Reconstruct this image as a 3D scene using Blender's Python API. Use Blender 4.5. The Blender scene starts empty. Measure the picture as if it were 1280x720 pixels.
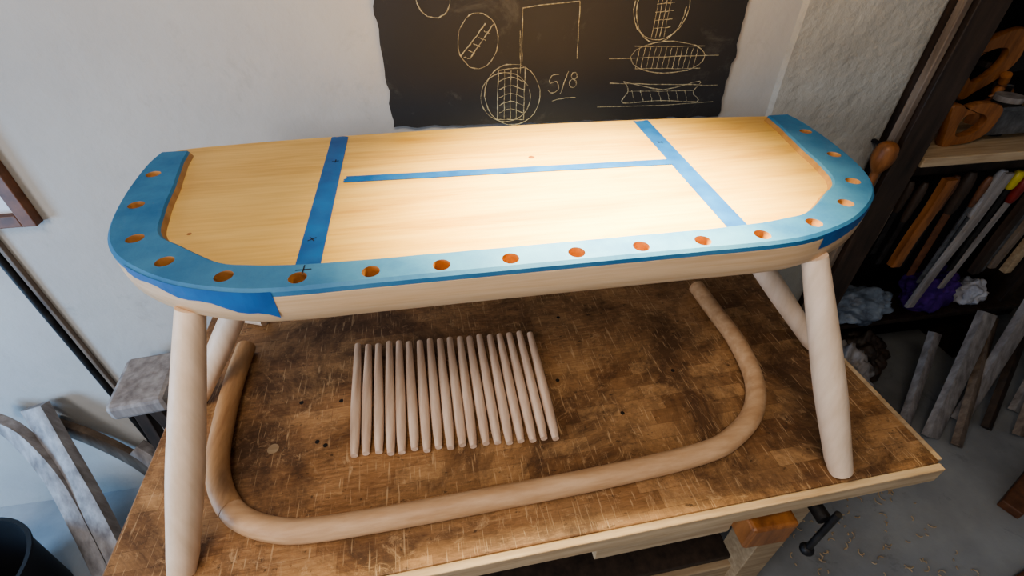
import bpy, bmesh, math, random
from mathutils import Vector, Matrix, noise
random.seed(4)
COL=bpy.context.collection
BZ=.85      # bench top
SZ=1.27     # rim top of the seat

# ------------------------------------------------------------------ materials
def newmat(name):
    m=bpy.data.materials.new(name); m.use_nodes=True
    nt=m.node_tree; b=nt.nodes['Principled BSDF']
    return m,nt,b
def N(nt,t,**kw):
    n=nt.nodes.new(t)
    for k,v in kw.items():
        if k in n.inputs: n.inputs[k].default_value=v
        else: setattr(n,k,v)
    return n
def coords(nt,scale=(1,1,1),rot=(0,0,0)):
    tc=N(nt,'ShaderNodeTexCoord'); mp=N(nt,'ShaderNodeMapping')
    mp.inputs['Scale'].default_value=scale; mp.inputs['Rotation'].default_value=rot
    nt.links.new(tc.outputs['Object'],mp.inputs['Vector']); return mp.outputs['Vector']
def ramp(nt,fac,stops):
    r=nt.nodes.new('ShaderNodeValToRGB'); e=r.color_ramp.elements
    while len(e)<len(stops): e.new(.5)
    for i,(p,c) in enumerate(stops):
        e[i].position=p; e[i].color=(c[0],c[1],c[2],1)
    nt.links.new(fac,r.inputs['Fac']); return r.outputs['Color']
def bump(nt,b,h,st=.3,d=.002):
    n=N(nt,'ShaderNodeBump'); n.inputs['Strength'].default_value=st; n.inputs['Distance'].default_value=d
    nt.links.new(h,n.inputs['Height']); nt.links.new(n.outputs['Normal'],b.inputs['Normal'])
def mix(nt,fac,a,b_,mode='MIX'):
    n=nt.nodes.new('ShaderNodeMix'); n.data_type='RGBA'; n.blend_type=mode
    for v,i in ((fac,0),(a,6),(b_,7)):
        if hasattr(v,'links') or hasattr(v,'is_linked'): nt.links.new(v,n.inputs[i])
        elif i==0: n.inputs[0].default_value=v
        else: n.inputs[i].default_value=(v[0],v[1],v[2],1)
    return n.outputs[2]
def s2l(c): return tuple((x/255/12.92 if x/255<=.04045 else ((x/255+.055)/1.055)**2.4) for x in c)
def wood(name,c1,c2,scale=(2,30,30),rough=.55,nscale=3,bst=.15):
    m,nt,b=newmat(name); v=coords(nt,scale)
    n=N(nt,'ShaderNodeTexNoise',Scale=nscale,Detail=8,Roughness=.6); nt.links.new(v,n.inputs['Vector'])
    c=ramp(nt,n.outputs['Fac'],[(.3,s2l(c2)),(.7,s2l(c1))])
    nt.links.new(c,b.inputs['Base Color']); b.inputs['Roughness'].default_value=rough
    bump(nt,b,n.outputs['Fac'],bst); return m
def noisy(name,c1,c2,scale=8,rough=.7,bst=.2,metal=0,d=.003):
    m,nt,b=newmat(name); v=coords(nt)
    n=N(nt,'ShaderNodeTexNoise',Scale=scale,Detail=8,Roughness=.65); nt.links.new(v,n.inputs['Vector'])
    c=ramp(nt,n.outputs['Fac'],[(.35,s2l(c2)),(.65,s2l(c1))])
    nt.links.new(c,b.inputs['Base Color']); b.inputs['Roughness'].default_value=rough
    b.inputs['Metallic'].default_value=metal; bump(nt,b,n.outputs['Fac'],bst,d); return m

M_leg=wood('sanded_ash_leg',(232,208,186),(214,188,162),(18,18,2.5))
M_bow=wood('steamed_ash_bow',(208,174,140),(180,142,106),(4,20,30))
M_bow2=wood('steamed_ash_arm',(190,150,108),(158,118,82),(30,4,30))
M_spin=wood('spindle_ash',(230,208,190),(198,168,146),(40,3,40),.6)
M_side=wood('seat_edge_wood',(214,184,150),(196,162,124),(2,10,60))
M_pale=wood('pale_softwood',(200,178,148),(160,134,104),(2,25,25))
M_apron=wood('bench_apron_wood',(180,158,128),(142,116,88),(2,25,25))
M_grey=wood('weathered_wood',(164,158,156),(108,100,98),(14,14,2))
M_grey2=wood('weathered_brown_wood',(136,120,106),(84,70,60),(14,14,2))
M_greyd=wood('old_dark_wood',(70,54,44),(34,27,23),(12,12,2))
M_brown=wood('tool_handle_wood',(164,108,62),(108,66,36),(20,20,3),.45)
M_step=wood('saddle_edge_shaded_wood',(176,136,88),(140,102,60),(10,10,10),.6)  # wood of the inner step, its colour darkened to suggest the rim's shadow
M_frame=wood('frame_wood',(122,80,54),(80,50,34),(10,10,10),.5)
M_black=noisy('black_tub_plastic',(17,18,25),(10,11,15),6,.6,.05)
M_dark=noisy('near_black_mottle',(34,31,32),(17,16,18),10,.8)  # near-black mottled colour for rack boards, saw blades, tin and bench plugs
M_steel=noisy('dull_steel',(140,142,146),(90,90,94),20,.4,.05,.8)
M_iron=noisy('cast_iron',(70,68,68),(38,36,38),25,.5,.1,.7)
M_purple=noisy('purple_cloth',(86,44,140),(54,24,96),14,.9)
M_white=noisy('white_cloth',(206,204,208),(160,160,170),14,.9)
M_blueg=noisy('blue_grey_bag',(150,164,182),(70,80,98),12,.45)
M_red=noisy('red_handle',(130,42,34),(96,28,24),10,.4)
M_yel=noisy('yellow_plastic',(200,186,60),(170,150,40),10,.4)
M_chalk=noisy('chalk',(190,182,152),(104,98,86),160,.95)
M_ink=noisy('pencil',(26,30,40),(20,22,30),20,.9)
M_hole=wood('hole_wood',(206,154,100),(150,102,60),(10,10,10),.7)
M_paper=noisy('frame_inner',(216,218,224),(186,188,196),5,.5,.02)

# seat top pine
m,nt,b=newmat('pine_seat_top'); v=coords(nt,(1.0,8,8))
n=N(nt,'ShaderNodeTexNoise',Scale=2.2,Detail=6,Roughness=.55,Distortion=1.1); nt.links.new(v,n.inputs['Vector'])
v2=coords(nt,(3,60,30)); n2=N(nt,'ShaderNodeTexNoise',Scale=3,Detail=4); nt.links.new(v2,n2.inputs['Vector'])
c=ramp(nt,n.outputs['Fac'],[(.28,s2l((184,138,66))),(.48,s2l((208,166,88))),(.7,s2l((216,178,102)))])
c=mix(nt,.16,c,ramp(nt,n2.outputs['Fac'],[(.4,s2l((172,128,60))),(.6,s2l((226,194,124)))]))
nt.links.new(c,b.inputs['Base Color']); b.inputs['Roughness'].default_value=.42; bump(nt,b,n2.outputs['Fac'],.06,.001)
M_seat=m
# painter's tape
m,nt,b=newmat('blue_masking_tape'); v=coords(nt,(1,1,1))
n=N(nt,'ShaderNodeTexNoise',Scale=14,Detail=8,Roughness=.7); nt.links.new(v,n.inputs['Vector'])
n2=N(nt,'ShaderNodeTexNoise',Scale=300,Detail=2); nt.links.new(v,n2.inputs['Vector'])
n3=N(nt,'ShaderNodeTexNoise',Scale=3.5,Detail=3); nt.links.new(v,n3.inputs['Vector'])
c=ramp(nt,n.outputs['Fac'],[(.3,s2l((26,86,136))),(.7,s2l((58,120,162)))])
c=mix(nt,ramp(nt,n3.outputs['Fac'],[(.45,(0,0,0)),(.7,(.4,.4,.4))]),c,s2l((92,142,170)))
nt.links.new(c,b.inputs['Base Color']); b.inputs['Roughness'].default_value=.7; bump(nt,b,n2.outputs['Fac'],.2,.0008)
M_tape=m
m,nt,b=newmat('fresh_blue_tape'); v=coords(nt)
n=N(nt,'ShaderNodeTexNoise',Scale=30,Detail=5); nt.links.new(v,n.inputs['Vector'])
c=ramp(nt,n.outputs['Fac'],[(.3,s2l((14,74,136))),(.7,s2l((28,94,158)))])
nt.links.new(c,b.inputs['Base Color']); b.inputs['Roughness'].default_value=.6
M_tape2=m
# bench top
m,nt,b=newmat('worn_bench_top'); v=coords(nt)
br=nt.nodes.new('ShaderNodeTexBrick'); nt.links.new(v,br.inputs['Vector'])
br.inputs['Scale'].default_value=1; br.inputs['Brick Width'].default_value=.085; br.inputs['Row Height'].default_value=.030
br.inputs['Mortar Size'].default_value=.0004; br.inputs['Mortar Smooth'].default_value=.6; br.offset=.37; br.inputs['Bias'].default_value=0
br.inputs['Color1'].default_value=(*s2l((196,156,112)),1); br.inputs['Color2'].default_value=(*s2l((122,86,56)),1); br.inputs['Mortar'].default_value=(*s2l((98,68,46)),1)
vs=coords(nt,(6,40,1)); g=N(nt,'ShaderNodeTexNoise',Scale=5,Detail=9,Roughness=.75); nt.links.new(vs,g.inputs['Vector'])
gr=ramp(nt,g.outputs['Fac'],[(.3,s2l((96,66,42))),(.5,s2l((148,108,72))),(.7,s2l((188,148,106)))])
pm=N(nt,'ShaderNodeTexNoise',Scale=3.1,Detail=4); nt.links.new(v,pm.inputs['Vector'])
c=mix(nt,ramp(nt,pm.outputs['Fac'],[(.40,(.2,)*3),(.60,(.75,)*3)]),gr,br.outputs['Color'])
big=N(nt,'ShaderNodeTexNoise',Scale=5.0,Detail=12,Roughness=.8,Distortion=.5); nt.links.new(v,big.inputs['Vector'])
c=mix(nt,ramp(nt,big.outputs['Fac'],[(.44,(0,0,0)),(.60,(.85,.85,.85))]),c,s2l((74,50,33)))
spl=N(nt,'ShaderNodeTexNoise',Scale=20,Detail=12,Roughness=.85,Distortion=2.0); nt.links.new(v,spl.inputs['Vector'])
c=mix(nt,ramp(nt,spl.outputs['Fac'],[(.55,(0,0,0)),(.62,(.65,.65,.65))]),c,s2l((192,158,120)))
spd=N(nt,'ShaderNodeTexNoise',Scale=52,Detail=6,Roughness=.7); nt.links.new(coords(nt,(1,1.6,1),(0,0,.9)),spd.inputs['Vector'])
c=mix(nt,ramp(nt,spd.outputs['Fac'],[(.60,(0,0,0)),(.68,(.75,.75,.75))]),c,s2l((48,32,22)))
for rot,th in((.6,.63),(-.35,.65),(1.35,.66),(2.2,.67)):
    sc=N(nt,'ShaderNodeTexNoise',Scale=3,Detail=5,Distortion=.5); nt.links.new(coords(nt,(70,5,1),(0,0,rot)),sc.inputs['Vector'])
    c=mix(nt,ramp(nt,sc.outputs['Fac'],[(th,(0,0,0)),(th+.05,(.55,.55,.55))]),c,s2l((206,176,138)))
nt.links.new(c,b.inputs['Base Color'])
nt.links.new(ramp(nt,big.outputs['Fac'],[(.3,(.36,)*3),(.7,(.6,)*3)]),b.inputs['Roughness'])
bump(nt,b,g.outputs['Fac'],.3,.002); M_bench=m
# walls
def plaster(name,c1,c2,c3,bs=.25,bd=.006):
    m,nt,b=newmat(name); v=coords(nt)
    n=N(nt,'ShaderNodeTexNoise',Scale=1.6,Detail=6,Roughness=.6); nt.links.new(v,n.inputs['Vector'])
    c=ramp(nt,n.outputs['Fac'],[(.3,s2l(c2)),(.7,s2l(c1))])
    k=N(nt,'ShaderNodeTexNoise',Scale=7,Detail=12,Roughness=.75,Distortion=.5); nt.links.new(v,k.inputs['Vector'])
    c=mix(nt,ramp(nt,k.outputs['Fac'],[(.58,(0,0,0)),(.72,(.5,.5,.5))]),c,s2l(c3))
    nt.links.new(c,b.inputs['Base Color']); b.inputs['Roughness'].default_value=.75
    k2=N(nt,'ShaderNodeTexNoise',Scale=16,Detail=8,Roughness=.6); nt.links.new(v,k2.inputs['Vector'])
    bump(nt,b,k2.outputs['Fac'],bs,bd); return m
M_wall=plaster('painted_plaster',(184,180,175),(164,160,156),(146,142,137),.35,.008)
M_wall2=plaster('rough_plaster',(198,194,186),(158,154,146),(104,98,90),.7,.018)
M_wall3=plaster('dark_plaster',(70,64,60),(44,40,38),(30,26,26))  # alcove wall, much darker tones than the other plaster
M_floor=plaster('concrete_floor',(168,170,172),(112,113,116),(60,60,60))
M_ceil=plaster('ceiling_paint',(200,198,194),(188,186,182),(170,168,166))
M_slate=plaster('slate',(54,52,52),(36,35,36),(96,94,90))

# ------------------------------------------------------------------ mesh helpers
def empty(name,loc=(0,0,0)):
    o=bpy.data.objects.new(name,None); COL.objects.link(o); o.location=loc; return o
def meshobj(name,verts,faces,mat,parent=None,smooth=False,mats=None,midx=None):
    me=bpy.data.meshes.new(name); me.from_pydata([tuple(v) for v in verts],[],faces); me.update()
    bm=bmesh.new(); bm.from_mesh(me); bmesh.ops.recalc_face_normals(bm,faces=bm.faces); bm.to_mesh(me); bm.free()
    for mm in (mats or [mat]): me.materials.append(mm)
    if midx: 
        for p_,i in zip(me.polygons,midx): p_.material_index=i
    if smooth:
        for p_ in me.polygons: p_.use_smooth=True
    o=bpy.data.objects.new(name,me); COL.objects.link(o)
    if parent: o.parent=parent
    return o
def autosmooth(o,ang=40):
    me=o.data
    for p_ in me.polygons: p_.use_smooth=True
    bm=bmesh.new(); bm.from_mesh(me)
    for e in bm.edges:
        if len(e.link_faces)==2 and e.calc_face_angle(0)>math.radians(ang): e.smooth=False
    bm.to_mesh(me); bm.free()
def box(name,c,s,mat,parent=None,rot=(0,0,0),bev=.002):
    bm=bmesh.new(); bmesh.ops.create_cube(bm,size=1)
    for v_ in bm.verts: v_.co=Vector((v_.co.x*s[0],v_.co.y*s[1],v_.co.z*s[2]))
    if bev: bmesh.ops.bevel(bm,geom=list(bm.edges),offset=min(bev,min(s)*.4),segments=2,affect='EDGES',profile=.5)
    me=bpy.data.meshes.new(name); bm.to_mesh(me); bm.free(); me.materials.append(mat)
    o=bpy.data.objects.new(name,me); COL.objects.link(o); o.location=c; o.rotation_euler=rot
    if parent: o.parent=parent
    return o
def catmull(P,n=8,closed=False):
    P=[Vector(p_) for p_ in P]; out=[]; L=len(P)
    rng=range(L) if closed else range(L-1)
    for i in rng:
        if closed: a,b_,c_,d=P[(i-1)%L],P[i],P[(i+1)%L],P[(i+2)%L]
        else: a=P[max(i-1,0)];b_=P[i];c_=P[i+1];d=P[min(i+2,L-1)]
        for k in range(n):
            t=k/n
            out.append(.5*((2*b_)+(c_-a)*t+(2*a-5*b_+4*c_-d)*t*t+(3*b_-a-3*c_+d)*t**3))
    if not closed: out.append(P[-1])
    return out
def tube_data(path,radii,seg=16,flat=1.0,up=Vector((0,0,1))):
    path=[Vector(p_) for p_ in path]; V=[];F=[]
    n=len(path)
    for i,p_ in enumerate(path):
        t=(path[min(i+1,n-1)]-path[max(i-1,0)]).normalized()
        u=up if abs(t.dot(up))<.95 else Vector((0,1,0))
        s=t.cross(u).normalized(); w=s.cross(t).normalized()
        r=radii[i] if isinstance(radii,(list,tuple)) else radii
        for k in range(seg):
            a=2*math.pi*k/seg; V.append(p_+s*math.cos(a)*r+w*math.sin(a)*r*flat)
    for i in range(n-1):
        for k in range(seg):
            k2=(k+1)%seg; F.append((i*seg+k,i*seg+k2,(i+1)*seg+k2,(i+1)*seg+k))
    F.append(tuple(range(seg))[::-1]); F.append(tuple((n-1)*seg+k for k in range(seg)))
    return V,F
def tube(name,path,radii,mat,parent=None,seg=16,flat=1.0):
    V,F=tube_data(path,radii,seg,flat); o=meshobj(name,V,F,mat,parent); autosmooth(o,50); return o
def multi(name,parts,mat,parent=None):
    V=[];F=[]
    for v_,f_ in parts:
        o_=len(V); V+=v_; F+=[tuple(i+o_ for i in q) for q in f_]
    o=meshobj(name,V,F,mat,parent); autosmooth(o,50); return o
def slab(name,P,w,t,mat,par=None):
    P=catmull(P,6);V=[];F=[];n=len(P)
    for i,p_ in enumerate(P):
        d=(P[min(i+1,n-1)]-P[max(i-1,0)]).normalized(); s=d.cross(Vector((0,1,0))).normalized(); u=s.cross(d)
        for a,b_ in((-1,-1),(-.7,-1.2),(.7,-1.2),(1,-1),(1,1),(-1,1)): V.append(p_+s*a*w/2+u*b_*t/2)
    for i in range(n-1):
        for k in range(6): F.append((i*6+k,i*6+(k+1)%6,(i+1)*6+(k+1)%6,(i+1)*6+k))
    F.append(tuple(range(6))); F.append(tuple((n-1)*6+k for k in range(6)))
    o=meshobj(name,V,F,mat,par); autosmooth(o,35); return o

# ------------------------------------------------------------------ room
box('floor',(.25,-.5,-.03),(5.1,4.0,.06),M_floor,bev=0)
box('wall_back',(-.575,1.11,1.3),(3.45,.12,2.6),M_wall,bev=0)
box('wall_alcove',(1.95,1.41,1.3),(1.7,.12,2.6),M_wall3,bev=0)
box('wall_left',(-2.26,-.5,1.3),(.1,3.4,2.6),M_wall,bev=0)
box('wall_right',(2.76,-.5,1.3),(.1,3.9,2.6),M_wall2,bev=0)
box('ceiling',(.25,-.4,2.64),(5.1,3.8,.08),M_ceil,bev=0)
V=[];F=[]
nz=60
for i in range(nz+1):
    z=2.6*i/nz; w=.010*noise.noise(Vector((0,0,z*5)))
    V+= [(.785+w,1.05,z),(.790+w,1.036,z),(.96,1.034,z),(1.12,1.036,z),(1.12,1.05,z)]
for i in range(nz):
    for k in range(4): F.append((i*5+k,i*5+k+1,(i+1)*5+k+1,(i+1)*5+k))
meshobj('wall_pier',V,F,M_wall2)
tp=empty('trim_1')
box('post',(1.178,1.09,1.3),(.080,.22,2.6),M_greyd,tp); box('edge_strip',(1.124,1.00,1.3),(.016,.02,2.6),M_grey2,tp)

# ------------------------------------------------------------------ workbench
wb=empty('workbench')
box('top_slab',(.132,.645,BZ-.02),(1.344,.69,.04),M_bench,wb,bev=.003)
box('front_lipping',(.132,.2935,BZ-.021),(1.344,.013,.038),M_pale,wb,bev=.002)
box('right_lipping',(.810,.645,BZ-.0205),(.012,.68,.037),M_pale,wb,bev=.002)
box('front_apron',(.125,.345,BZ-.10),(1.20,.03,.115),M_apron,wb)
box('back_apron',(.125,.95,BZ-.10),(1.20,.03,.115),M_apron,wb)
box('left_apron',(-.46,.65,BZ-.10),(.03,.57,.115),M_apron,wb)
box('right_apron',(.71,.65,BZ-.10),(.03,.57,.115),M_apron,wb)
for i,(x,y) in enumerate([(-.43,.40),(.68,.40),(-.43,.90),(.68,.90)]):
    box('leg_%d'%(i+1),(x,y,(BZ-.04)/2),(.075,.075,BZ-.04),M_apron,wb)
box('lower_rail',(.125,.40,.22),(1.04,.03,.09),M_apron,wb)
box('lower_rail_back',(.125,.90,.22),(1.04,.03,.09),M_apron,wb)
box('shelf_board',(.125,.65,.28),(1.04,.50,.02),M_greyd,wb)
box('drawer_front',(.33,.325,BZ-.125),(.26,.018,.06),M_pale,wb)
for i,(x,y) in enumerate([(-.335,.545),(-.245,.535),(-.225,.63),(.20,.60),(-.26,.545),(.25,.78),(-.30,.64),(.30,.50),(.44,.58),(.70,.47)]):
    t=[(x,y,BZ-.004),(x,y,BZ+.0005)]; tube('plug_%d'%(i+1),t,.010 if i==0 else .0040,M_dark if i else M_apron,wb,14)
A=math.radians(1.9); px,py=-.08,.293
wb.rotation_euler=(0,0,A); wb.location=(px-(px*math.cos(A)-py*math.sin(A)),py-(px*math.sin(A)+py*math.cos(A)),0)
# vise
vs_=empty('bench_vise')
box('jaw',(.50,.318,BZ-.10),(.085,.05,.07),M_brown,vs_,bev=.006)
tube('screw',[(.60,.345,.765),(.60,.30,.765)],.013,M_iron,vs_)
tube('handle',[(.605,.293,.80),(.605,.293,.67)],[.006,.006],M_iron,vs_,12)
tube('handle_knob',catmull([(.605,.293,.672),(.605,.293,.662),(.605,.293,.652)],3),[.007,.010,.012,.013,.012,.010,.006],M_iron,vs_,12)

# ------------------------------------------------------------------ settee seat
st=empty('windsor_settee')
CX=.113
half=[(0,.447),(.10,.447),(.20,.447),(.30,.447),(.36,.4545),(.43,.480),(.49,.520),(.53,.563),(.557,.620),(.577,.71),(.587,.81),(.584,.862)]
ihalf=[(0,.492),(.10,.492),(.18,.492),(.27,.493),(.335,.500),(.385,.513),(.447,.560),(.480,.590),(.497,.645),(.513,.73),(.529,.81),(.537,.862)]
def full(h,z):
    L=[Vector((CX-x,y,z)) for x,y in reversed(h)]+[Vector((CX+x,y,z)) for x,y in h[1:]]
    return catmull(L,5)
outer=full(half,SZ); inner=full(ihalf,SZ)
backp=catmull([(CX+.584,.862,0),(CX+.572,.880,0),(CX+.50,.890,0),(CX+.3,.906,0),(CX,.916,0),(CX-.3,.913,0),(CX-.50,.902,0),(CX-.572,.890,0),(CX-.584,.862,0)],4)[1:-1]
loop=[Vector((v_.x,v_.y,0)) for v_ in outer]+backp
cen=Vector((CX,.67,0))
def ring(ins,z):
    out=[]
    n=len(loop)
    for i,p_ in enumerate(loop):
        t=(loop[(i+1)%n]-loop[i-1]).normalized(); nrm=Vector((-t.y,t.x,0))
        if nrm.dot(cen-p_)<0: nrm=-nrm
        q=p_+nrm*ins; out.append(Vector((q.x,q.y,z)))
    return out
TOPZ=SZ-.010
rings=[ring(.020,SZ-.057),ring(.008,SZ-.055),ring(.002,SZ-.048),ring(0,SZ-.03),ring(0,TOPZ-.002),ring(.0015,TOPZ)]
n=len(loop);V=[];F=[];MI=[]
for r in rings: V+=r
for i in range(len(rings)-1):
    for k in range(n):
        k2=(k+1)%n; F.append((i*n+k,i*n+k2,(i+1)*n+k2,(i+1)*n+k)); MI.append(1)
F.append(tuple(range(n))[::-1]); MI.append(1)
F.append(tuple((len(rings)-1)*n+k for k in range(n))); MI.append(0)
board=meshobj('seat_board',V,F,M_seat,st,mats=[M_seat,M_side,M_hole],midx=MI)
V=[];F=[];MI=[]
m_=len(outer)
for j,(o_,i_) in enumerate(zip(outer,inner)):
    d=(i_-o_).normalized()
    wob=.0012*noise.noise(Vector((j*.35,0,0)))
    i2=i_+d*wob
    V+=[o_+Vector((0,0,-.0105)),o_+Vector((0,0,-.004)),o_+d*.004,i2-d*.003,i2+Vector((0,0,-.003)),i2+d*.004+Vector((0,0,-.0105))]
for i in range(m_-1):
    for k in range(6):
        k2=(k+1)%6; F.append((i*6+k,i*6+k2,(i+1)*6+k2,(i+1)*6+k)); MI.append(1 if k in(4,) else 0)
F.append(tuple(range(6))); F.append(tuple((m_-1)*6+k for k in range(6))); MI+=[0,0]
deck=meshobj('taped_rim',V,F,M_tape,st,mats=[M_tape,M_step,M_hole],midx=MI)
hs=[(.041,.466),(.124,.466),(.206,.466),(.288,.467),(.372,.483),(.450,.524),(.507,.583),(.543,.675),(.559,.775)]
cut=[]
for sx in(-1,1):
    for x,y in hs:
        x_=CX+sx*x
        out=Vector((sx*max(0,(x-.25))*1.0,(y-.75)*.6,0)); 
        tilt=out.normalized()*.008
        cut.append(tube_data([Vector((x_,y,SZ-.036))-tilt,Vector((x_,y,SZ+.02))+tilt*.8],.0105,20))
cutter=multi('cutter',cut,M_hole)
for ob in(board,deck):
    md=ob.modifiers.new('b','BOOLEAN'); md.object=cutter; md.operation='DIFFERENCE'; md.solver='EXACT'
    try: md.material_mode='TRANSFER'
    except: pass
    dg=bpy.context.evaluated_depsgraph_get(); me=bpy.data.meshes.new_from_object(ob.evaluated_get(dg)); ob.modifiers.clear(); ob.data=me
    autosmooth(ob,35)
bpy.data.objects.remove(cutter)
def strip(name,a,b_,w,z,mat,thick=.0006,par=st):
    a=Vector(a);b_=Vector(b_); d=(b_-a).normalized(); s=Vector((-d.y,d.x))*w/2
    # torn ends: small zig-zag across the width
    ea=[a+s*(k/3-1)+d*random.uniform(-.0025,.0025)*(w>.01) for k in range(7)]
    eb=[b_+s*(1-k/3)+d*random.uniform(-.0025,.0025)*(w>.01) for k in range(7)]
    q=ea+eb; n=len(q)
    V=[(p_.x,p_.y,z) for p_ in q]+[(p_.x,p_.y,z+thick) for p_ in q]
    return meshobj(name,V,[tuple(range(n))[::-1],tuple(range(n,2*n))]+[(i,(i+1)%n,n+(i+1)%n,n+i) for i in range(n)],mat,par)
strip('tape_strip_1',(-.180,.907),(-.172,.496),.030,TOPZ+.0002,M_tape2)
strip('tape_strip_2',(.402,.899),(.390,.496),.030,TOPZ+.0002,M_tape2)
strip('tape_strip_3',(-.152,.728),(.384,.709),.020,TOPZ+.0009,M_tape2)
k=0
for (x,y,z) in[(-.175,.80,TOPZ+.001),(.398,.79,TOPZ+.001),(-.171,.480,SZ+.0003),(-.176,.56,TOPZ+.001)]:
    for a in(0,math.pi/2):
        d=Vector((math.cos(a+.6*(k%4>1)),math.sin(a+.6*(k%4>1))))*(.006 if z<SZ else .009); k+=1
        strip('pencil_mark_%d'%k,Vector((x,y))-d,Vector((x,y))+d,.0014,z,M_ink,.0002)
tube('knot',[(.155,.765,TOPZ-.001),(.155,.765,TOPZ+.0003)],.0055,M_brown,st,10)
tube('knot_2',[(-.34,.60,TOPZ-.001),(-.34,.60,TOPZ+.0003)],.003,M_brown,st,10)
def flap(name,i0,i1,depth):
    V=[];F=[]
    for j,i in enumerate(range(i0,i1+1)):
        p_=outer[i]; t=(outer[i+1]-outer[i-1]).normalized(); nr=Vector((t.y,-t.x,0))
        if nr.dot(p_-cen)<0: nr=-nr
        dd=depth(j/(i1-i0))
        V+=[p_+nr*.0004+Vector((0,0,-.003)),p_+nr*.0008+Vector((0,0,-dd)),p_+nr*.0002+Vector((0,0,-dd))]
    for j in range(i1-i0):
        F+=[(j*3,j*3+1,j*3+4,j*3+3),(j*3+1,j*3+2,j*3+5,j*3+4)]
    meshobj(name,V,F,M_tape2,st)
flap('tape_flap_1',24,39,lambda t:.013+.028*t**1.6+.003*math.sin(t*19))
flap('tape_flap_2',76,88,lambda t:.027*(1-t*.6)+.001*math.sin(t*15))
def leg(name,top,foot,f_=1):
    top=Vector(top);foot=Vector(foot); P=[];R=[]
    for i in range(17):
        t=i/16; P.append(top.lerp(foot,t)); R.append((.0165+.0070*math.sin(min(1,t*1.2)*math.pi*.6)-.003*max(0,t-.6)/.4)*f_)
    P.append(foot+(foot-top).normalized()*.0005); R[-1]-=.0005; R.append(.016*f_)
    V,F=tube_data(P,R,20); V=[Vector((v_.x,v_.y,max(v_.z,BZ+.0005))) for v_ in V]
    o=meshobj(name,V,F,M_leg,st); autosmooth(o,50)
leg('leg_1',(-.317,.490,SZ-.048),(-.428,.350,BZ+.003))
leg('leg_2',(.499,.470,SZ-.048),(.618,.342,BZ+.003))
leg('leg_3',(-.262,.70,SZ-.048),(-.510,.655,BZ+.003),.88)
leg('leg_4',(.45,.70,SZ-.048),(.758,.60,BZ+.003),.88)

# ------------------------------------------------------------------ bow
bow=empty('bent_wood_bow')
bp=[(-.445,.785),(-.444,.70),(-.437,.608),(-.424,.520),(-.400,.457),(-.360,.408),(-.300,.379),(-.235,.370),(-.12,.371),(.008,.375),(.2,.383),(.390,.399),(.468,.424),(.530,.470),(.570,.540),(.588,.64),(.587,.73),(.586,.825)]
path=catmull([(x,y,BZ+.0190) for x,y in bp],6)
cutI=28
tube('bent_rail',path[cutI:],.0182,M_bow,bow,20)
tube('scarfed_arm',path[:cutI+1],.0186,M_bow2,bow,20)

# ------------------------------------------------------------------ spindles
parts=[]
for i in range(18):
    t=i/17; xb=-.198+.351*t+random.uniform(-.0012,.0012); yb=.493-.019*t+random.uniform(-.003,.003)
    xt=-.215+.371*t+random.uniform(-.0012,.0012); yt=.761-.02*t+random.uniform(-.004,.004)
    P=[];R=[]
    for k in range(13):
        s=k/12; P.append(Vector((xb+(xt-xb)*s,yb+(yt-yb)*s,BZ+.0102))); R.append(.0074+.0024*math.sin(math.pi*min(1,s*1.1)**.8))
    R[0]=.0062; R[1]=.0082; R[-1]=.0066
    parts.append(tube_data(P,R,12))
multi('turned_spindles',parts,M_spin)
oc=meshobj('wood_offcut',*tube_data([(-.470,.888,BZ+.016),(-.428,.872,BZ+.016)],[.0155,.0155],12),M_leg); autosmooth(oc)

# ------------------------------------------------------------------ chalkboard
cb=empty('chalkboard')
x0,x1,zb,zt=-.092,.655,1.205,1.98
P=[]
for i in range(61): 
    t=i/60; P.append((x0+(x1-x0)*t, zb+(.018*(1-t))+.006*noise.noise(Vector((t*22,1,0)))))
for i in range(1,61): t=i/60; P.append((x1+.010*noise.noise(Vector((t*26,5,0))),zb+(zt-zb)*t))
for i in range(1,41): t=i/40; P.append((x1-(x1-x0)*t,zt))
for i in range(1,60): t=i/60; P.append((x0+.010*noise.noise(Vector((t*26,9,0))),zt-(zt-zb-.018)*t))
V=[(x,1.05,z) for x,z in P]+[(x,1.040,z) for x,z in P]; n=len(P)
meshobj('slate_panel',V,[tuple(range(n))[::-1],tuple(range(n,2*n))]+[(i,(i+1)%n,n+(i+1)%n,n+i) for i in range(n)],M_slate,cb)
strokes=[]
def bc(s,t):
    return Vector((x0+.748*s,1.0398,1.456-.018*s-(.226+.022*s)*t))
def stroke(pts,r=.0012,sm=True):
    P=[bc(*p_) for p_ in pts]
    if sm and len(P)>2: P=catmull(P,4)
    elif len(P)==2: P=[P[0].lerp(P[1],i/8) for i in range(9)]
    P=[p_+Vector((random.uniform(-.0008,.0008),0,random.uniform(-.0008,.0008))) for p_ in P]
    strokes.append(tube_data(P,[r*random.uniform(.35,1.2) for _ in P],6,1.0,Vector((0,1,0))))
def ell(cs,ct,rs,rt,a0=0,a1=360,rot=0,n=28):
    pts=[]
    for i in range(n+1):
        a=math.radians(a0+(a1-a0)*i/n); u=math.cos(a)*rs; w=math.sin(a)*rt
        c_,s_=math.cos(rot),math.sin(rot)
        pts.append((cs+u*c_-w*s_*.32,ct+(u*s_/.32+w*c_)))
    stroke(pts,.0011,sm=False)
ell(.145,-.02,.042,.13,0,360)
ell(.252,.29,.053,.22,0,370,.15)
for o_ in(-.012,.012): stroke([(.215+o_,.42+o_),(.252+o_,.28),(.285+o_,.15)])
for q in range(5): stroke([(.212+q*.014,.41-q*.05),(.230+q*.014,.43-q*.05)],.0008)
ell(.345,.74,.080,.27,10,375); ell(.325,.76,.072,.22,-20,330); 
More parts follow.
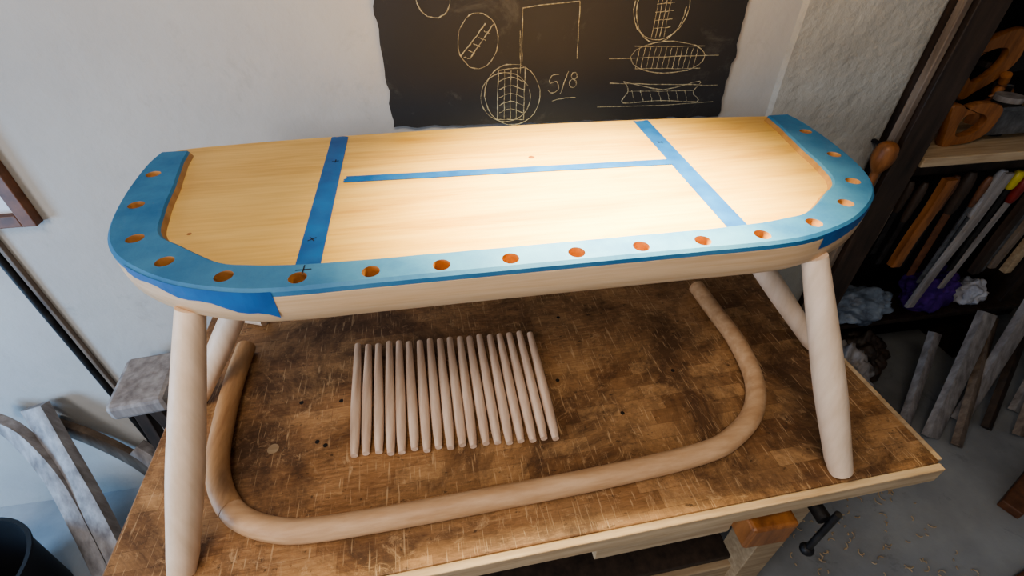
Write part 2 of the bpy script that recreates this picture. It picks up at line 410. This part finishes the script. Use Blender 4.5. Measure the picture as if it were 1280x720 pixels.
stroke([(.305,.52),(.300,.96)],sm=False); stroke([(.380,.50),(.378,.96)],sm=False); stroke([(.305,.52),(.380,.50)],sm=False); stroke([(.300,.96),(.378,.96)],sm=False)
for q in range(5): stroke([(.305,.62+.07*q),(.34,.58+.07*q),(.378,.62+.07*q)],.0009)
for q in range(3): stroke([(.322+.018*q,.52),(.320+.018*q,.96)],.0008,False)
stroke([(.370,.45),(.371,.04)],sm=False); stroke([(.371,.04),(.42,.02),(.522,-.01)],sm=False); stroke([(.522,-.01),(.527,.43)],sm=False)
stroke([(.365,.2),(.367,.55)],.0008,False)
# 5/8
stroke([(.478,.56),(.457,.57),(.452,.63),(.472,.62),(.478,.68),(.462,.72),(.448,.70)],.001); stroke([(.505,.53),(.484,.73)],.001,False)
ell(.522,.57,.008,.028); ell(.520,.635,.010,.034); stroke([(.46,.79),(.50,.765),(.53,.76)],.0008)
ell(.750,.03,.078,.25,-10,190); ell(.750,.03,.07,.27,0,200)
for q in range(4): stroke([(.738+.012*q,-.25),(.735+.012*q,.26)],.0009,False)
for q in range(5): stroke([(.735,-.05+.06*q),(.785,-.06+.06*q)],.0008,False)
ell(.795,.42,.112,.13,0,365); stroke([(.62,.43),(.95,.40)],sm=False); stroke([(.69,.33),(.90,.33)],.0009,False); stroke([(.70,.51),(.90,.51)],.0009,False)
for q in range(12): stroke([(.705+.016*q,.34),(.702+.016*q,.51)],.0008,False)
stroke([(.672,.62),(.69,.70),(.68,.81),(.80,.79),(.915,.80),(.895,.71),(.91,.62),(.80,.69),(.672,.62)]); 
stroke([(.60,.845),(.80,.835),(.97,.80)],sm=False); stroke([(.63,.635),(.97,.655)],sm=False); stroke([(.69,.71),(.895,.70)],.0009,False)
for q in range(7): stroke([(.70+.028*q,.70),(.715+.028*q,.80)],.0008,False)
multi('chalk_drawing',strokes,M_chalk,cb)
# ------------------------------------------------------------------ left wall things
pf=empty('picture_frame')
fx1,fz0,w_,h_=-.865,1.06,.42,.55; fx0=fx1-w_; fz1=fz0+h_; t_=.028
box('frame_right',(fx1-t_/2,1.037,(fz0+fz1)/2),(t_,.024,h_),M_frame,pf); box('frame_left',(fx0+t_/2,1.037,(fz0+fz1)/2),(t_,.024,h_),M_frame,pf)
box('frame_bottom',((fx0+fx1)/2,1.037,fz0+t_/2),(w_-2*t_,.023,t_),M_frame,pf); box('frame_top',((fx0+fx1)/2,1.037,fz1-t_/2),(w_-2*t_,.023,t_),M_frame,pf)
box('glass_panel',((fx0+fx1)/2,1.044,(fz0+fz1)/2),(w_-2*t_,.008,h_-2*t_),M_paper,pf,bev=0)
cd=empty('wall_conduit')
tube('pipe',[(-.995,1.040,.0),(-.995,1.040,2.5)],.009,M_iron,cd,12); box('timber_batten',(-.978,1.043,1.25),(.010,.012,2.5),M_grey2,cd)
bk=empty('bucket')
BX,BY=-1.34,.68
prof=[(.001,.012),(.13,.012),(.135,0),(.145,0),(.162,.245),(.170,.25),(.170,.260),(.160,.260),(.130,.02),(.001,.02)]
V=[];F=[];sg=40
for r,z in prof:
    for k in range(sg): a=2*math.pi*k/sg; V.append((BX+r*math.cos(a),BY+r*math.sin(a),z))
for i in range(len(prof)-1):
    for k in range(sg): F.append((i*sg+k,i*sg+(k+1)%sg,(i+1)*sg+(k+1)%sg,(i+1)*sg+k))
o=meshobj('tub_shell',V,F,M_black,bk); autosmooth(o)
V,F=tube_data([(BX+.165*math.cos(a),BY+.15*math.sin(a)-.02,.268) for a in [math.pi+.1+i*(math.pi-.2)/16 for i in range(17)]],.004,8)
meshobj('handle',V,F,M_iron,bk)
slab('bent_wood_blank',[(-1.29,1.00,.50),(-1.225,.97,.46),(-1.160,.90,.34),(-1.125,.81,.17),(-1.11,.74,.02)],.050,.026,M_grey)
slab('bent_wood_blank.001',[(-1.170,1.01,.52),(-1.150,.97,.44),(-1.095,.87,.28),(-1.050,.77,.12),(-1.03,.71,.02)],.058,.028,M_grey)
slab('bent_wood_blank.002',[(-1.03,1.02,.27),(-.99,1.0,.22),(-.94,.96,.10),(-.92,.93,.02)],.05,.03,M_grey)
slab('bent_wood_blank.003',[(-1.20,1.03,.42),(-1.12,1.02,.34),(-1.05,1.015,.19),(-1.02,1.01,.02)],.045,.02,M_grey2)
sh=empty('sawhorse')
box('beam',(-.795,.93,.64),(.13,.17,.05),M_grey,sh,rot=(0,0,.1),bev=.012)
for i,(x,y,a) in enumerate([(-.84,.88,.10),(-.75,.88,-.08),(-.84,.98,.10),(-.75,.98,-.08)]):
    box('leg_%d'%(i+1),(x,y,.308),(.03,.025,.61),M_greyd,sh,rot=(0,a,0))

# ------------------------------------------------------------------ tool rack (right)
tr=empty('tool_rack')
SH=1.08; LS=.335
box('shelf',(1.70,1.17,SH-.013),(.92,.36,.026),M_pale,tr,bev=.003)
box('upper_shelf',(1.72,1.25,1.42),(.92,.2,.022),M_dark,tr)
box('hanging_rail',(1.72,1.11,.985),(.96,.03,.03),M_greyd,tr)
box('lower_shelf',(1.95,1.22,LS-.01),(1.28,.22,.02),M_greyd,tr)
box('back_board',(1.86,1.335,1.1),(1.2,.02,2.2),M_dark,tr)
box('upright',(2.2,1.24,.77),(.04,.20,1.54),M_greyd,tr)
def plane(name,x,y,z,ang,s=1):
    e=empty(name,(x,y,z)); e.rotation_euler=(0,0,ang)
    V=[];F=[]
    L=[(-.10,.0),(-.095,.045),(-.04,.05),(0,.045),(.07,.045),(.11,.035),(.115,0)]
    for yy in(-.03,.03): V+=[(a*s,yy*s,b_*s) for a,b_ in L]
    k=len(L); F=[tuple(range(k)),tuple(range(k,2*k))]+[(i,(i+1)%k,k+(i+1)%k,k+i) for i in range(k)]
    meshobj('body',V,F,M_brown,e)
    tube('tote',catmull([(-.07*s,0,.045*s),(-.085*s,0,.08*s),(-.07*s,0,.11*s),(-.09*s,0,.14*s)],4),.013*s,M_brown,e,12)
    tube('knob',catmull([(.06*s,0,.04*s),(.06*s,0,.06*s),(.06*s,0,.08*s)],4),[.01*s,.009*s,.011*s,.013*s,.016*s,.018*s,.018*s,.014*s,.006*s],M_brown,e,14)
    box('iron',(-.01*s,0,.07*s),(.006*s,.045*s,.10*s),M_steel,e,rot=(0,-.7,0),bev=.001)
plane('hand_plane',1.66,1.22,SH,.5); plane('hand_plane.001',1.90,1.18,SH,-.3)
def saw_handle(e,cx,y,cz,s,rot,mat=None):
    """flat sawn grip: closed outline with a finger hole"""
    O=[(-.062,-.030),(-.072,.004),(-.085,.046),(-.060,.050),(-.045,.042),(-.01,.052),(.035,.048),(.065,.03),(.062,-.02),(.025,-.046),(-.025,-.052),(-.05,-.055)]
    I=[(-.032,-.020),(-.038,0),(-.034,.020),(-.018,.026),(.0,.026),(.018,.020),(.030,.010),(.030,-.006),(.018,-.018),(.0,-.026),(-.015,-.028),(-.026,-.026)]
    O=catmull([(a,0,b_) for a,b_ in O],4,True); I=catmull([(a,0,b_) for a,b_ in I],4,True)
    c_,s_=math.cos(rot),math.sin(rot); n=len(O)
    def T(p_,yy,k_=1): return Vector((cx+(p_.x*c_-p_.z*s_)*s,y+yy,cz+(p_.x*s_+p_.z*c_)*s))
    h=.011
    R=[[T(p_*.96,-h) for p_ in O],[T(p_,-h*.5) for p_ in O],[T(p_,h*.5) for p_ in O],[T(p_*.96,h) for p_ in O],[T(p_*1.06,h) for p_ in I],[T(p_,h*.5) for p_ in I],[T(p_,-h*.5) for p_ in I],[T(p_*1.06,-h) for p_ in I]]
    V=[v_ for r in R for v_ in r]; F=[]
    for a in range(8):
        b_=(a+1)%8
        for k in range(n): F.append((a*n+k,a*n+(k+1)%n,b_*n+(k+1)%n,b_*n+k))
    o=meshobj('handle',V,F,mat or M_brown,e); autosmooth(o,40)
sw=empty('tenon_saw')
saw_handle(sw,1.40,1.06,SH+.058,1.1,.0)
box('blade',(1.57,1.06,SH+.055),(.24,.002,.07),M_steel,sw,bev=0); box('spine',(1.57,1.06,SH+.090),(.24,.008,.012),M_steel,sw,bev=.001)
sw=empty('panel_saw')
saw_handle(sw,1.52,1.20,1.25,1.4,.5)
box('blade',(1.76,1.20,1.29),(.36,.002,.10),M_dark,sw,rot=(0,-.15,0),bev=0)
box('peg',(1.54,1.265,1.24),(.015,.12,.015),M_greyd,sw,bev=.002)
sw=empty('panel_saw.001')
saw_handle(sw,1.31,1.20,1.34,1.0,1.4,M_frame)
box('blade',(1.32,1.20,1.52),(.08,.002,.26),M_dark,sw,bev=0); box('peg',(1.31,1.265,1.342),(.015,.12,.015),M_greyd,sw,bev=.002)
jr=empty('glue_tin')
tube('tin',[(1.56,1.12,SH),(1.56,1.12,SH+.002),(1.56,1.12,SH+.085),(1.56,1.12,SH+.090)],[.030,.033,.033,.030],M_dark,jr,20); tube('lid',[(1.56,1.12,SH+.090),(1.56,1.12,SH+.104)],[.034,.034],M_grey,jr,20)
ml=empty('carving_mallet')
tube('head',catmull([(1.105,.985,1.135),(1.105,.985,1.11),(1.105,.985,1.08),(1.105,.985,1.055)],4),[.010,.018,.023,.025,.026,.027,.027,.026,.024,.021,.017,.013,.011],M_brown,ml,16)
tube('shaft',[(1.105,.985,1.055),(1.105,.985,.94)],[.010,.012],M_brown,ml,12)
box('hook',(1.105,1.015,1.12),(.01,.05,.008),M_iron,ml,bev=.001)
def hang(name,x,ztop,zbot,mat,w,t=.02,y=1.07,hmat=None,hl=.1,tl=0):
    e=empty(name,(x,y,ztop)); e.rotation_euler=(0,tl,0)
    L=ztop-zbot
    if hmat:
        tube('handle',catmull([(0,0,0),(0,0,-hl*.35),(0,0,-hl*.7),(0,0,-hl)],3),[w*.3,w*.48,w*.56,w*.6,w*.58,w*.52,w*.5,w*.5,w*.42,w*.35],hmat,e,12)
        box('blade',(0,0,-(hl+L)/2),(w*.8,t*.3,L-hl),mat,e,bev=.001)
    else: 
        slab('body',[(0,0,0),(.003,0,-L/3),(-.002,0,-L*2/3),(0,0,-L)],w,t,mat,e)
hang('wooden_slat',1.272,.90,.63,M_grey2,.030,y=1.045,tl=.03)
hang('wood_chisel',1.325,.975,.72,M_iron,.024,hmat=M_greyd,y=1.06,tl=-.03)
hang('wood_chisel.001',1.37,.97,.68,M_iron,.022,hmat=M_greyd,hl=.13,y=1.055)
hang('wooden_slat.001',1.425,.985,.68,M_brown,.034,tl=.03,y=1.04)
hang('wood_chisel.002',1.485,.975,.64,M_iron,.024,hmat=M_frame,hl=.12)
hang('drawknife',1.53,.985,.60,M_frame,.032,hmat=M_greyd,hl=.14,tl=-.05)
hang('wood_chisel.003',1.575,.975,.58,M_steel,.018,hmat=M_frame,y=1.05)
hang('hand_saw',1.625,.985,.47,M_grey,.030,.010,tl=.05,y=1.045)
hang('wood_rasp',1.655,.975,.50,M_steel,.030,hmat=M_white,hl=.16,y=1.08,tl=.03)
hang('wood_chisel.004',1.700,.975,.60,M_iron,.026,hmat=M_yel,hl=.06)
hang('wood_chisel.005',1.745,.965,.52,M_grey,.028,hmat=M_red,tl=.06)
hang('wooden_slat.002',1.80,.985,.58,M_greyd,.030,tl=-.03)
hang('wood_rasp.001',1.84,.965,.58,M_steel,.022,hmat=M_grey2,hl=.13)
hang('wooden_slat.003',1.885,.985,.60,M_grey2,.03,tl=.05)
hang('wooden_slat.004',1.95,.975,.57,M_apron,.03)
def blob(name,c,s,mat,seed,amp=.35):
    bm=bmesh.new(); bmesh.ops.create_icosphere(bm,subdivisions=5,radius=1)
    for v_ in bm.verts:
        d=v_.co.copy(); k=1+amp*noise.noise(d*1.6+Vector((seed,0,0)))+amp*.5*noise.noise(d*4+Vector((0,seed,0)))-amp*.45*abs(noise.noise(d*7))
        v_.co=Vector((d.x*k*s[0],d.y*k*s[1],max(d.z*k,-.7)*s[2]))
    me=bpy.data.meshes.new(name); bm.to_mesh(me); bm.free(); me.materials.append(mat)
    for p_ in me.polygons: p_.use_smooth=True
    o=bpy.data.objects.new(name,me); COL.objects.link(o); o.location=c; return o
blob('purple_cloth',(1.84,1.18,LS+.07),(.12,.06,.10),M_purple,3)
blob('white_glove',(2.03,1.17,LS+.045),(.06,.05,.06),M_white,7)
blob('plastic_bag',(1.52,1.17,LS+.05),(.15,.08,.07),M_blueg,11)
blob('cloth_sack',(1.42,1.00,.13),(.13,.10,.185),M_grey,15)
blob('cloth_sack.001',(1.63,1.12,.10),(.10,.09,.14),M_greyd,19)
random.seed(21)
for i,(xb,xt,zt_,w,m_) in enumerate([(1.66,1.82,.30,.05,M_grey),(1.735,1.93,.42,.085,M_grey),(1.80,2.04,.35,.05,M_grey2),(1.91,2.10,.46,.08,M_grey),(1.98,2.22,.33,.05,M_greyd),(2.08,2.27,.47,.08,M_grey2),(2.16,2.38,.39,.06,M_grey),(2.28,2.46,.44,.08,M_grey2),(2.38,2.56,.40,.06,M_grey)]):
    yb=.84-.05*(i%3)
    slab('wooden_plank'+('' if i==0 else '.%03d'%i),[(xb,yb,.014),((xb+xt)/2+.005,(yb+1.05-.035*(i%2))/2,zt_*.5),(xt,1.05-.035*(i%2),zt_)],w,.022,m_)
for i,(x,y,a,L,m_) in enumerate([(1.93,.57,.4,.36,M_frame),(2.10,.44,.7,.34,M_grey2),(1.72,.32,.2,.28,M_frame),(2.02,.28,.4,.3,M_grey)]):
    box('timber_offcut'+('' if i==0 else '.%03d'%i),(x,y,.018),(L,.06,.034),m_,rot=(0,0,a),bev=.004)
parts=[]
for i in range(260):
    x=random.uniform(.95,1.52);y=random.uniform(-.1,.86); r=random.uniform(.002,.009); a=random.uniform(0,6.28)
    P=[Vector((x+r*1.6*math.cos(a+k*.7),y+r*1.6*math.sin(a+k*.7),.003+k*.0008)) for k in range(4)]
    parts.append(tube_data(P,.0018,5))
multi('wood_shavings',parts,M_pale)

# ------------------------------------------------------------------ lights
def area(name,loc,tgt,size,power,color,sy=None):
    l=bpy.data.lights.new(name,'AREA'); l.energy=power; l.color=color; l.size=size
    if sy: l.shape='RECTANGLE'; l.size_y=sy
    o=bpy.data.objects.new(name,l); COL.objects.link(o); o.location=loc
    o.rotation_euler=(Vector(tgt)-Vector(loc)).to_track_quat('-Z','Y').to_euler(); return o
area('daylight_window',(-1.75,-.75,1.70),(.2,.7,.9),.5,23,(.94,.96,1.0),.7)
area('low_daylight',(-2.1,.25,.75),(-1.1,1.05,.6),.5,26,(.34,.62,1.0))
area('warm_bounce_fill',(-.2,-.2,2.5),(-.1,1.0,1.2),.6,19,(1.0,.86,.70))  # added unseen warm fill aimed at the back wall, imitating lamp bounce
l=bpy.data.lights.new('bench_spot_lamp','SPOT'); l.energy=120; l.color=(1,.83,.50); l.spot_size=math.radians(104); l.spot_blend=1.0; l.shadow_soft_size=.035
o=bpy.data.objects.new('bench_spot_lamp',l); COL.objects.link(o); o.location=(.23,.58,1.64)
o.rotation_euler=(Vector((.23,.60,1.27))-Vector(o.location)).to_track_quat('-Z','Y').to_euler()
w=bpy.data.worlds.new('world'); bpy.context.scene.world=w; w.use_nodes=True
w.node_tree.nodes['Background'].inputs['Color'].default_value=(.86,.92,1,1); w.node_tree.nodes['Background'].inputs['Strength'].default_value=.28
try: bpy.context.scene.view_settings.look='AgX - Medium High Contrast'
except Exception: pass

# ------------------------------------------------------------------ camera
cam=bpy.data.cameras.new('camera'); co=bpy.data.objects.new('camera',cam); COL.objects.link(co)
cam.sensor_width=36; cam.lens=36*600/1280; cam.clip_start=.02
co.location=(0,0,1.61); co.rotation_euler=(math.pi/2-math.radians(39.4),0,-math.radians(9))
bpy.context.scene.camera=co
